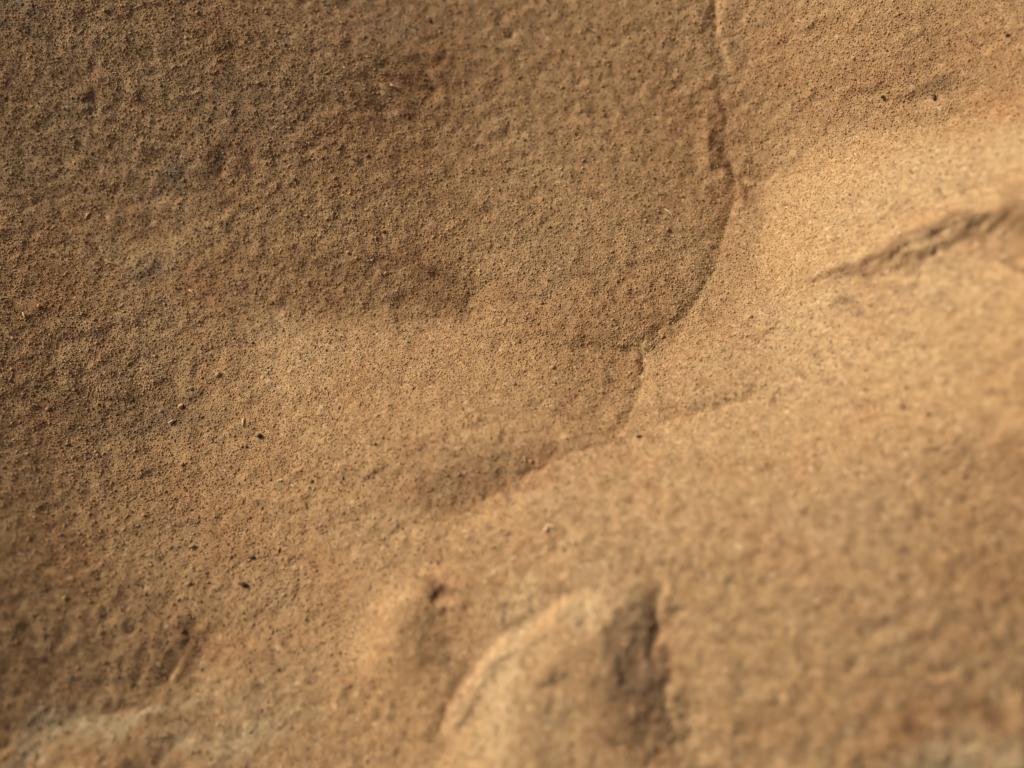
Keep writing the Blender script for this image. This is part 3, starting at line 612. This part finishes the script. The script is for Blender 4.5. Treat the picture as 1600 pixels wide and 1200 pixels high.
part[inside([(1470, 1300), (1490, 1185), (1540, 1155), (1610, 1130), (1800, 1100), (1800, 1350)])] = 6
smooth_slab = np.where((part == 2) | (part == 4), 1.0, np.where(part == 1, 0.4, 0.0))
H2 = H + grain + clump - 0.10 * smooth_slab * pores
speck = np.maximum(speck, np.clip(0.30 + 0.25 * fbm(gx, gy, 0.012, 2, 95), 0, 0.6) * smooth_slab * pores * (s2 > 0.35))
PART_NAMES = [('hollow_face', 'coarse brown grainy hollow with rusty and grey stains'),
              ('upper_slab', 'golden slab right of the long fold, above the crack'),
              ('lower_slab', 'smoother tan slab below the crack and the lip'),
              ('rock_flake', 'small raised flake with a dark hole at its tip'),
              ('rock_flake', 'long pale raised flake beside the dark gouge'),
              ('pale_crust', 'cream coloured crust in the lower left'),
              ('pale_crust', 'cream coloured crust in the lower right corner')]

rock = bpy.data.objects.new('sandstone_rock', None)
rock.empty_display_size = 0.02
col.objects.link(rock)
rock['label'] = 'weathered tan sandstone rock with grainy hollow, folded slabs and cracks filling the picture'
rock['category'] = 'rock'

idx = np.arange(nx * ny).reshape(ny, nx)
quads = np.stack([idx[:-1, :-1], idx[:-1, 1:], idx[1:, 1:], idx[1:, :-1]], -1).reshape(-1, 4)
qpart = part[:-1, :-1].reshape(-1)
coords = np.stack([gx, gy, H2 * MM], -1).reshape(-1, 3).astype(np.float32)
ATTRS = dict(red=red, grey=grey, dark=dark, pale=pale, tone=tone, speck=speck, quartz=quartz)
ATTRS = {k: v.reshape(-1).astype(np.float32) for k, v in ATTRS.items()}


def grid_mesh(name, co, q, attrs, mat):
    me = bpy.data.meshes.new(name)
    me.vertices.add(len(co))
    me.vertices.foreach_set('co', co.reshape(-1))
    me.loops.add(q.size)
    me.loops.foreach_set('vertex_index', q.reshape(-1).astype(np.int32))
    me.polygons.add(len(q))
    me.polygons.foreach_set('loop_start', np.arange(0, q.size, 4, dtype=np.int32))
    me.polygons.foreach_set('use_smooth', np.ones(len(q), bool))
    for k, v in attrs.items():
        a = me.attributes.new(k, 'FLOAT', 'POINT')
        a.data.foreach_set('value', v)
    me.materials.append(mat)
    me.update(calc_edges=True)
    return me


FACES = []
for k, (name, label) in enumerate(PART_NAMES):
    q = quads[qpart == k]
    used, inv = np.unique(q, return_inverse=True)
    me = grid_mesh(name, coords[used], inv.reshape(-1, 4), {a: v[used] for a, v in ATTRS.items()}, MAT_STONE)
    o = bpy.data.objects.new(name, me)
    o['label'] = label
    o.parent = rock
    col.objects.link(o)
    FACES.append(o)

# the mass of the rock underneath and around what the picture shows
BX, BY, BOT = 0.26, 0.22, -0.06


def spread(lo, a, b, hi):
    """Grid lines: close together around the fine sheet, wide farther out."""
    return np.unique(np.round(np.concatenate([np.arange(lo, a - 0.035, 0.004), np.arange(a - 0.035, b + 0.035, 0.0013),
                                              np.arange(b + 0.035, hi + 1e-6, 0.004)]), 5))


bx = spread(-BX, X0, X1, BX)
by = spread(-BY + 0.01, Y0, Y1, BY + 0.01)
mx, my = np.meshgrid(bx, by)
ex = np.maximum(np.maximum(X0 - mx, mx - X1), np.maximum(Y0 - my, my - Y1))   # outside the fine sheet > 0
cxm = np.clip(mx, X0 - 0.02, X1 + 0.02) + 0.15 * (mx - np.clip(mx, X0 - 0.02, X1 + 0.02))
cym = np.clip(my, Y0 - 0.02, Y1 + 0.02) + 0.15 * (my - np.clip(my, Y0 - 0.02, Y1 + 0.02))
hb = relief(mx, my) - broad(mx, my) + broad(cxm, cym) + 0.12 + 3.0 * np.clip(ex / 0.1, 0, 1) * fbm(mx, my, 0.08, 4, 51, 0.5)
hb = hb + 0.10 * fbm(mx, my, 0.0018, 2, 52, 0.6) + 0.5 * np.clip(ex / 0.02, 0, 1) * fbm(mx, my, 0.012, 4, 53, 0.55)
hb = hb - np.where(ex < 0, np.minimum(3.0, 0.35 + (-ex) * 400), 0.0)
rim = np.maximum(np.abs(mx) - (BX - 0.03), np.abs(my - 0.01) - (BY - 0.03)) / 0.03
hb = hb - 22 * np.clip(rim, 0, 1) ** 2
bn_y, bn_x = mx.shape
bi = np.arange(bn_x * bn_y).reshape(bn_y, bn_x)
bq = np.stack([bi[:-1, :-1], bi[:-1, 1:], bi[1:, 1:], bi[1:, :-1]], -1).reshape(-1, 4)
top = np.stack([mx, my, hb * MM], -1).reshape(-1, 3)
ring = np.concatenate([bi[0, :-1], bi[:-1, -1], bi[-1, :0:-1], bi[:0:-1, 0]])
low = top[ring].copy()
low[:, 2] = BOT
low[:, :2] *= 0.96
nb = len(top)
lowi = nb + np.arange(len(ring))
sideq = np.stack([ring, lowi, np.roll(lowi, -1), np.roll(ring, -1)], -1)
cen = np.array([[0, 0.01, BOT]])
ci = nb + len(ring)
capq = [(ci, lowi[(j + 2) % len(ring)], lowi[(j + 1) % len(ring)], lowi[j]) for j in range(0, len(ring), 2)]
allv = np.concatenate([top, low, cen]).astype(np.float32)
allq = np.concatenate([bq, sideq, np.array(capq)])
zero = np.zeros(len(allv), np.float32)
body_attr = dict(red=zero, grey=zero, dark=zero, pale=zero, tone=rng.random(len(allv)), speck=zero, quartz=zero)
me = grid_mesh('rock_body', allv, allq, {k: np.asarray(v, np.float32) for k, v in body_attr.items()}, MAT_STONE)
body = bpy.data.objects.new('rock_body', me)
body.parent = rock
col.objects.link(body)


def ground(x, y):
    """Height of the finished surface (metres)."""
    i = int(np.clip(round((x - X0) / STEP), 1, nx - 2))
    j = int(np.clip(round((y - Y0) / STEP), 1, ny - 2))
    return float(H2[j - 1:j + 2, i - 1:i + 2].max()) * MM


# ------------------------------------------------------------------ the sand grains that stand out of the stone
def ico():
    import bmesh
    bm = bmesh.new()
    bmesh.ops.create_icosphere(bm, subdivisions=1, radius=1.0)
    bm.verts.ensure_lookup_table()
    v = np.array([p.co[:] for p in bm.verts])
    f = np.array([[p.index for p in q.verts] for q in bm.faces])
    bm.free()
    return v, f


IV, IF = ico()


def sample(field, x, y):
    """Bilinear value of a field of the rock's sheet."""
    a = np.clip((x - X0) / STEP, 0, nx - 1.001)
    b = np.clip((y - Y0) / STEP, 0, ny - 1.001)
    i, j = a.astype(int), b.astype(int)
    f, g = a - i, b - j
    return (field[j, i] * (1 - f) + field[j, i + 1] * f) * (1 - g) + (field[j + 1, i] * (1 - f) + field[j + 1, i + 1] * f) * g


def scatter(cell, keep):
    """One spot per cell of a jittered grid, a share of them kept."""
    ax = np.arange(X0 + 0.001, X1 - 0.001, cell)
    ay = np.arange(Y0 + 0.001, Y1 - 0.001, cell)
    x, y = np.meshgrid(ax, ay)
    x = (x + rng.uniform(-0.5, 0.5, x.shape) * cell).ravel()
    y = (y + rng.uniform(-0.5, 0.5, y.shape) * cell).ravel()
    k = rng.random(x.shape) < keep(x, y)
    return x[k], y[k]


def seen_sharp(x, y):
    """Grains one can tell apart: full in the hollow and along the fold, sparse on the near, smooth slabs and off to the sides."""
    z = sample(H, x, y) * MM
    dz = cam.location[2] - z
    dyy = y - cam.location[1]
    depth = dz * CP + dyy * SP
    u = x / depth / TANH
    v = (dyy * CP - dz * SP) / depth / (TANH * 0.75)
    edge = np.clip((1.12 - np.maximum(np.abs(u), np.abs(v))) / 0.1, 0, 1)
    sharp = np.clip(1.25 - np.abs(depth - cam_data.dof.focus_distance) / 0.016, 0.28, 1)
    return sharp * (0.12 + 0.88 * edge)


OV = np.array([(1, 0, 0), (-1, 0, 0), (0, 1, 0), (0, -1, 0), (0, 0, 1), (0, 0, -1)], float)
OF = np.array([(0, 2, 4), (2, 1, 4), (1, 3, 4), (3, 0, 4), (2, 0, 5), (1, 2, 5), (3, 1, 5), (0, 3, 5)])


def make_grains(cell, keep, radius, V0):
    """Uneven grains at jittered spots, half sunk in the stone: their vertices, part and colour numbers."""
    x, y = scatter(cell, lambda u, v: keep * seen_sharp(u, v))
    n = len(x)
    rad = radius * np.exp(rng.normal(0, 0.25, n))
    rad = np.where(rng.random(n) > 0.998, rad * 1.5, rad)
    zc = sample(H2, x, y) * MM + rad * rng.uniform(-0.46, 0.20, n)
    gp = part[np.clip(((y - Y0) / STEP).astype(int), 0, ny - 1), np.clip(((x - X0) / STEP).astype(int), 0, nx - 1)]
    qt = rng.normal(0, 1, (n, 4))
    qt /= np.linalg.norm(qt, axis=1, keepdims=True)
    a, b, c, d = qt.T
    rot = np.stack([1 - 2 * (c * c + d * d), 2 * (b * c - a * d), 2 * (b * d + a * c),
                    2 * (b * c + a * d), 1 - 2 * (b * b + d * d), 2 * (c * d - a * b),
                    2 * (b * d - a * c), 2 * (c * d + a * b), 1 - 2 * (b * b + c * c)], -1).reshape(n, 3, 3)
    shape = V0[None] * (1 + rng.normal(0, 0.15, (n, len(V0), 1))) * (rad[:, None] * rng.uniform(0.65, 1.4, (n, 3)))[:, None, :]
    gv = np.einsum('nij,nkj->nki', rot, shape)
    gv[:, :, 2] *= 0.8
    gv += np.stack([x, y, zc], -1)[:, None, :]
    pick = rng.random(n)
    at_ = dict(red=sample(red, x, y), grey=sample(grey, x, y), dark=sample(dark, x, y), pale=sample(pale, x, y), tone=rng.random(n),
               speck=np.where(pick < 0.006, 0.7, 0.0), quartz=np.where(pick > 0.985, 0.5, 0.0))
    return gv, gp, at_


COARSE = make_grains(0.00046, 0.72, 0.000148, IV)
FINE = make_grains(0.00028, 0.86, 0.000120, OV)


def tri_mesh(name, v, f, attrs, mat):
    me = bpy.data.meshes.new(name)
    me.vertices.add(len(v))
    me.vertices.foreach_set('co', np.ascontiguousarray(v, np.float32).reshape(-1))
    me.loops.add(f.size)
    me.loops.foreach_set('vertex_index', np.ascontiguousarray(f, np.int32).reshape(-1))
    me.polygons.add(len(f))
    me.polygons.foreach_set('loop_start', np.arange(0, f.size, 3, dtype=np.int32))
    me.polygons.foreach_set('use_smooth', np.ones(len(f), bool))
    for k, val in attrs.items():
        me.attributes.new(k, 'FLOAT', 'POINT').data.foreach_set('value', np.ascontiguousarray(val, np.float32))
    me.materials.append(mat)
    me.update(calc_edges=True)
    return me


for k, face in enumerate(FACES):
    vs_, fs_, base, at_all = [], [], 0, {a: [] for a in COARSE[2]}
    for (gv, gp, ga_), F0 in ((COARSE, IF), (FINE, OF)):
        sel = np.nonzero(gp == k)[0]
        m, nv = len(sel), gv.shape[1]
        vs_.append(gv[sel].reshape(-1, 3))
        fs_.append((F0[None] + base + (np.arange(m) * nv)[:, None, None]).reshape(-1, 3))
        base += m * nv
        for a in at_all:
            at_all[a].append(np.repeat(ga_[a][sel], nv))
    me = tri_mesh('sand_grains', np.concatenate(vs_), np.concatenate(fs_), {a: np.concatenate(v) for a, v in at_all.items()}, MAT_STONE)
    o = bpy.data.objects.new('sand_grains', me)
    o['kind'] = 'stuff'
    o.parent = face
    col.objects.link(o)
# ------------------------------------------------------------------ small things lying on the rock
import bmesh
MAT_STRAW = plain_material('dry_straw', (0.72, 0.54, 0.30), 0.6, 0.2)
MAT_CHIP = plain_material('pale_chip', (0.72, 0.60, 0.42), 0.6, 0.15)
MAT_PEBBLE = plain_material('tan_pebble', (0.50, 0.36, 0.20), 0.8, 0.25)
MAT_BLACK = plain_material('dark_mineral', (0.075, 0.052, 0.042), 0.55, 0.4)


def pixel_metres(px, py):
    a, b = here(px - 5, py), here(px + 5, py)
    return math.dist(a, b) / 10


def fibre(a, b, width_px, bow, label, mat=MAT_STRAW, name='straw_fibre', cat='fibre', group='straw fibres on the rock'):
    """A thin dry stalk lying from photo spot a to photo spot b: a bent, flattened, tapering tube."""
    A, B = here(*a), here(*b)
    s = pixel_metres(*a)
    mid = ((A[0] + B[0]) / 2, (A[1] + B[1]) / 2)
    z0 = ground(*mid)
    Ln = math.dist(A, B)
    ang = math.atan2(B[1] - A[1], B[0] - A[0])
    r = width_px * s / 2
    n, m = 9, 7
    bm = bmesh.new()
    rings = []
    for k in range(n):
        t = k / (n - 1) * 2 - 1
        rad = r * (1 - 0.55 * abs(t) ** 3)
        x, y, z = t * Ln / 2, bow * s * (1 - t * t) + 0.2 * r * math.sin(5 * t), 0.35 * r * math.cos(3 * t)
        rings.append([bm.verts.new((x, y + rad * math.cos(q * 6.283 / m), z + 0.7 * rad * math.sin(q * 6.283 / m))) for q in range(m)])
    for k in range(n - 1):
        for q in range(m):
            bm.faces.new((rings[k][q], rings[k + 1][q], rings[k + 1][(q + 1) % m], rings[k][(q + 1) % m]))
    bm.faces.new(rings[0])
    bm.faces.new(rings[-1][::-1])
    bmesh.ops.recalc_face_normals(bm, faces=bm.faces)
    me = bpy.data.meshes.new(name)
    bm.to_mesh(me)
    bm.free()
    me.polygons.foreach_set('use_smooth', np.ones(len(me.polygons), bool))
    me.materials.append(mat)
    o = bpy.data.objects.new(name, me)
    zA = ground(mid[0] - math.cos(ang) * Ln * 0.4, mid[1] - math.sin(ang) * Ln * 0.4)
    zB = ground(mid[0] + math.cos(ang) * Ln * 0.4, mid[1] + math.sin(ang) * Ln * 0.4)
    o.location = (mid[0], mid[1], max(z0, (zA + zB) / 2) + r * 0.35)
    o.rotation_euler = (0, -math.atan2(zB - zA, Ln * 0.8), ang)
    o['label'], o['category'], o['group'] = label, cat, group
    col.objects.link(o)


def pebble(px, py, w, hgt, label, mat, name, cat, group, seed, sink=0.25, rot=0.0):
    """A broken angular grain: an icosphere cut by random planes."""
    g = np.random.default_rng(seed)
    s = pixel_metres(px, py)
    bm = bmesh.new()
    bmesh.ops.create_icosphere(bm, subdivisions=3, radius=1.0)
    for _ in range(9):
        nrm = Vector(g.normal(0, 1, 3)).normalized()
        dist = g.uniform(0.5, 0.85)
        for v in bm.verts:
            e = v.co.dot(nrm) - dist
            if e > 0:
                v.co -= nrm * e * 0.92
    for v in bm.verts:
        v.co *= 1 + g.normal(0, 0.025)
        v.co.x *= w * s / 2 * 0.85
        v.co.y *= hgt * s / 2 * 0.85
        v.co.z *= min(w, hgt) * s / 2 * 0.95
    me = bpy.data.meshes.new(name)
    bm.to_mesh(me)
    bm.free()
    me.materials.append(mat)
    o = bpy.data.objects.new(name, me)
    x, y = here(px, py)
    o.location = (x, y, ground(x, y) + min(w, hgt) * s / 2 * (0.7 - 2 * sink))
    o.rotation_euler = (g.uniform(-.2, .2), g.uniform(-.2, .2), R(rot))
    o['label'], o['category'], o['group'] = label, cat, group
    col.objects.link(o)


fibre((1039, 324), (1052, 336), 2.4, 1.0, 'short straw fibre on the dark hollow left of the long fold')
fibre((537, 107), (543, 114), 2.2, 0.4, 'tiny straw fibre above left of the white chip')
fibre((384, 656), (383, 669), 3.2, 0.3, 'upright pale straw fibre right of the dark pit with pebbles')
fibre((818, 710), (821, 722), 2.6, 0.6, 'pale straw fibre in the dark band above the lower slab lip')
fibre((852, 820), (869, 825), 3.4, 0.5, 'blurred pale straw fibre on the lower slab below the lip')
fibre((530, 525), (540, 529), 2.2, 1.5, 'small curled straw fibre below the low ledge of the hollow')
fibre((133, 343), (141, 333), 3.0, 0.5, 'straw fibre at the far left beside the grey smear')
fibre((166, 408), (186, 416), 2.6, -1.0, 'long straw fibre under the pale spot at the left')
fibre((294, 452), (303, 459), 3.2, 0.5, 'thick straw fibre below the grey smear in the hollow')
fibre((785, 506), (792, 496), 2.0, 0.3, 'thin tan fibre in the bright middle of the hollow')
fibre((942, 92), (956, 92), 1.8, 0.4, 'level tan fibre near the top of the hollow')
fibre((36, 488), (40, 498), 3.4, 0.4, 'short wide straw fibre near the left edge')
fibre((1176, 243), (1177, 258), 1.8, 0.5, 'thin tan fibre standing beside the long fold')
pebble(614, 134, 10, 5, 'tiny white chip lying on the rusty stain at the top', MAT_CHIP, 'stone_chip', 'chip', 'chips and pebbles on the rock', 3, 0.1, -25)
pebble(285, 637, 13, 12, 'largest tan pebble at the right side of the dark pit', MAT_PEBBLE, 'pebble', 'pebble', 'chips and pebbles on the rock', 11, 0.2, 20)
pebble(271, 661, 14, 8, 'flat pale pebble just below the dark pit', MAT_CHIP, 'pebble', 'pebble', 'chips and pebbles on the rock', 12, 0.25, 30)
pebble(301, 609, 9, 8, 'tan pebble above right of the dark pit', MAT_PEBBLE, 'pebble', 'pebble', 'chips and pebbles on the rock', 13, 0.25, 0)
pebble(253, 643, 8, 6, 'small pale pebble in the middle of the dark pit', MAT_CHIP, 'pebble', 'pebble', 'chips and pebbles on the rock', 14, 0.2, 0)
pebble(440, 752, 10, 6, 'pale pebble alone in the lower part of the hollow', MAT_CHIP, 'pebble', 'pebble', 'chips and pebbles on the rock', 15, 0.25, 15)
pebble(853, 828, 11, 7, 'blurred pale chip beside the straw fibre on the lower slab', MAT_CHIP, 'stone_chip', 'chip', 'chips and pebbles on the rock', 16, 0.2, 20)
pebble(300, 853, 17, 6, 'thin tan chip at the lower left of the hollow', MAT_PEBBLE, 'stone_chip', 'chip', 'chips and pebbles on the rock', 17, 0.2, 18)
pebble(408, 683, 10, 9, 'small black grain right of the upright straw fibre', MAT_BLACK, 'dark_grain', 'grain', 'dark grains on the rock', 21, 0.3)
pebble(380, 914, 17, 10, 'largest black grain in the lower left of the hollow', MAT_BLACK, 'dark_grain', 'grain', 'dark grains on the rock', 22, 0.35, -15)
pebble(394, 870, 12, 9, 'dull black grain above the largest black grain', MAT_BLACK, 'dark_grain', 'grain', 'dark grains on the rock', 23, 0.4, 10)
pebble(1001, 679, 14, 6, 'black grain under the lip of the lower slab', MAT_BLACK, 'dark_grain', 'grain', 'dark grains on the rock', 24, 0.35, 5)
pebble(1382, 146, 9, 7, 'black grain at the end of a pale speck on the upper slab', MAT_BLACK, 'dark_grain', 'grain', 'dark grains on the rock', 25, 0.3, 40)
pebble(1464, 147, 8, 14, 'bluish black grain in the dark patch of the upper slab', MAT_BLACK, 'dark_grain', 'grain', 'dark grains on the rock', 26, 0.4, -20)
pebble(460, 280, 8, 6, 'tiny black grain in the middle of the hollow', MAT_BLACK, 'dark_grain', 'grain', 'dark grains on the rock', 27, 0.3)
pebble(1571, 58, 9, 7, 'black grain near the top right corner', MAT_BLACK, 'dark_grain', 'grain', 'dark grains on the rock', 28, 0.3)
pebble(1326, 305, 5, 5, 'pinhead black grain on the bright band of the upper slab', MAT_BLACK, 'dark_grain', 'grain', 'dark grains on the rock', 29, 0.25)
pebble(1448, 648, 10, 9, 'blurred dark grain on the right of the lower slab', MAT_BLACK, 'dark_grain', 'grain', 'dark grains on the rock', 30, 0.45)
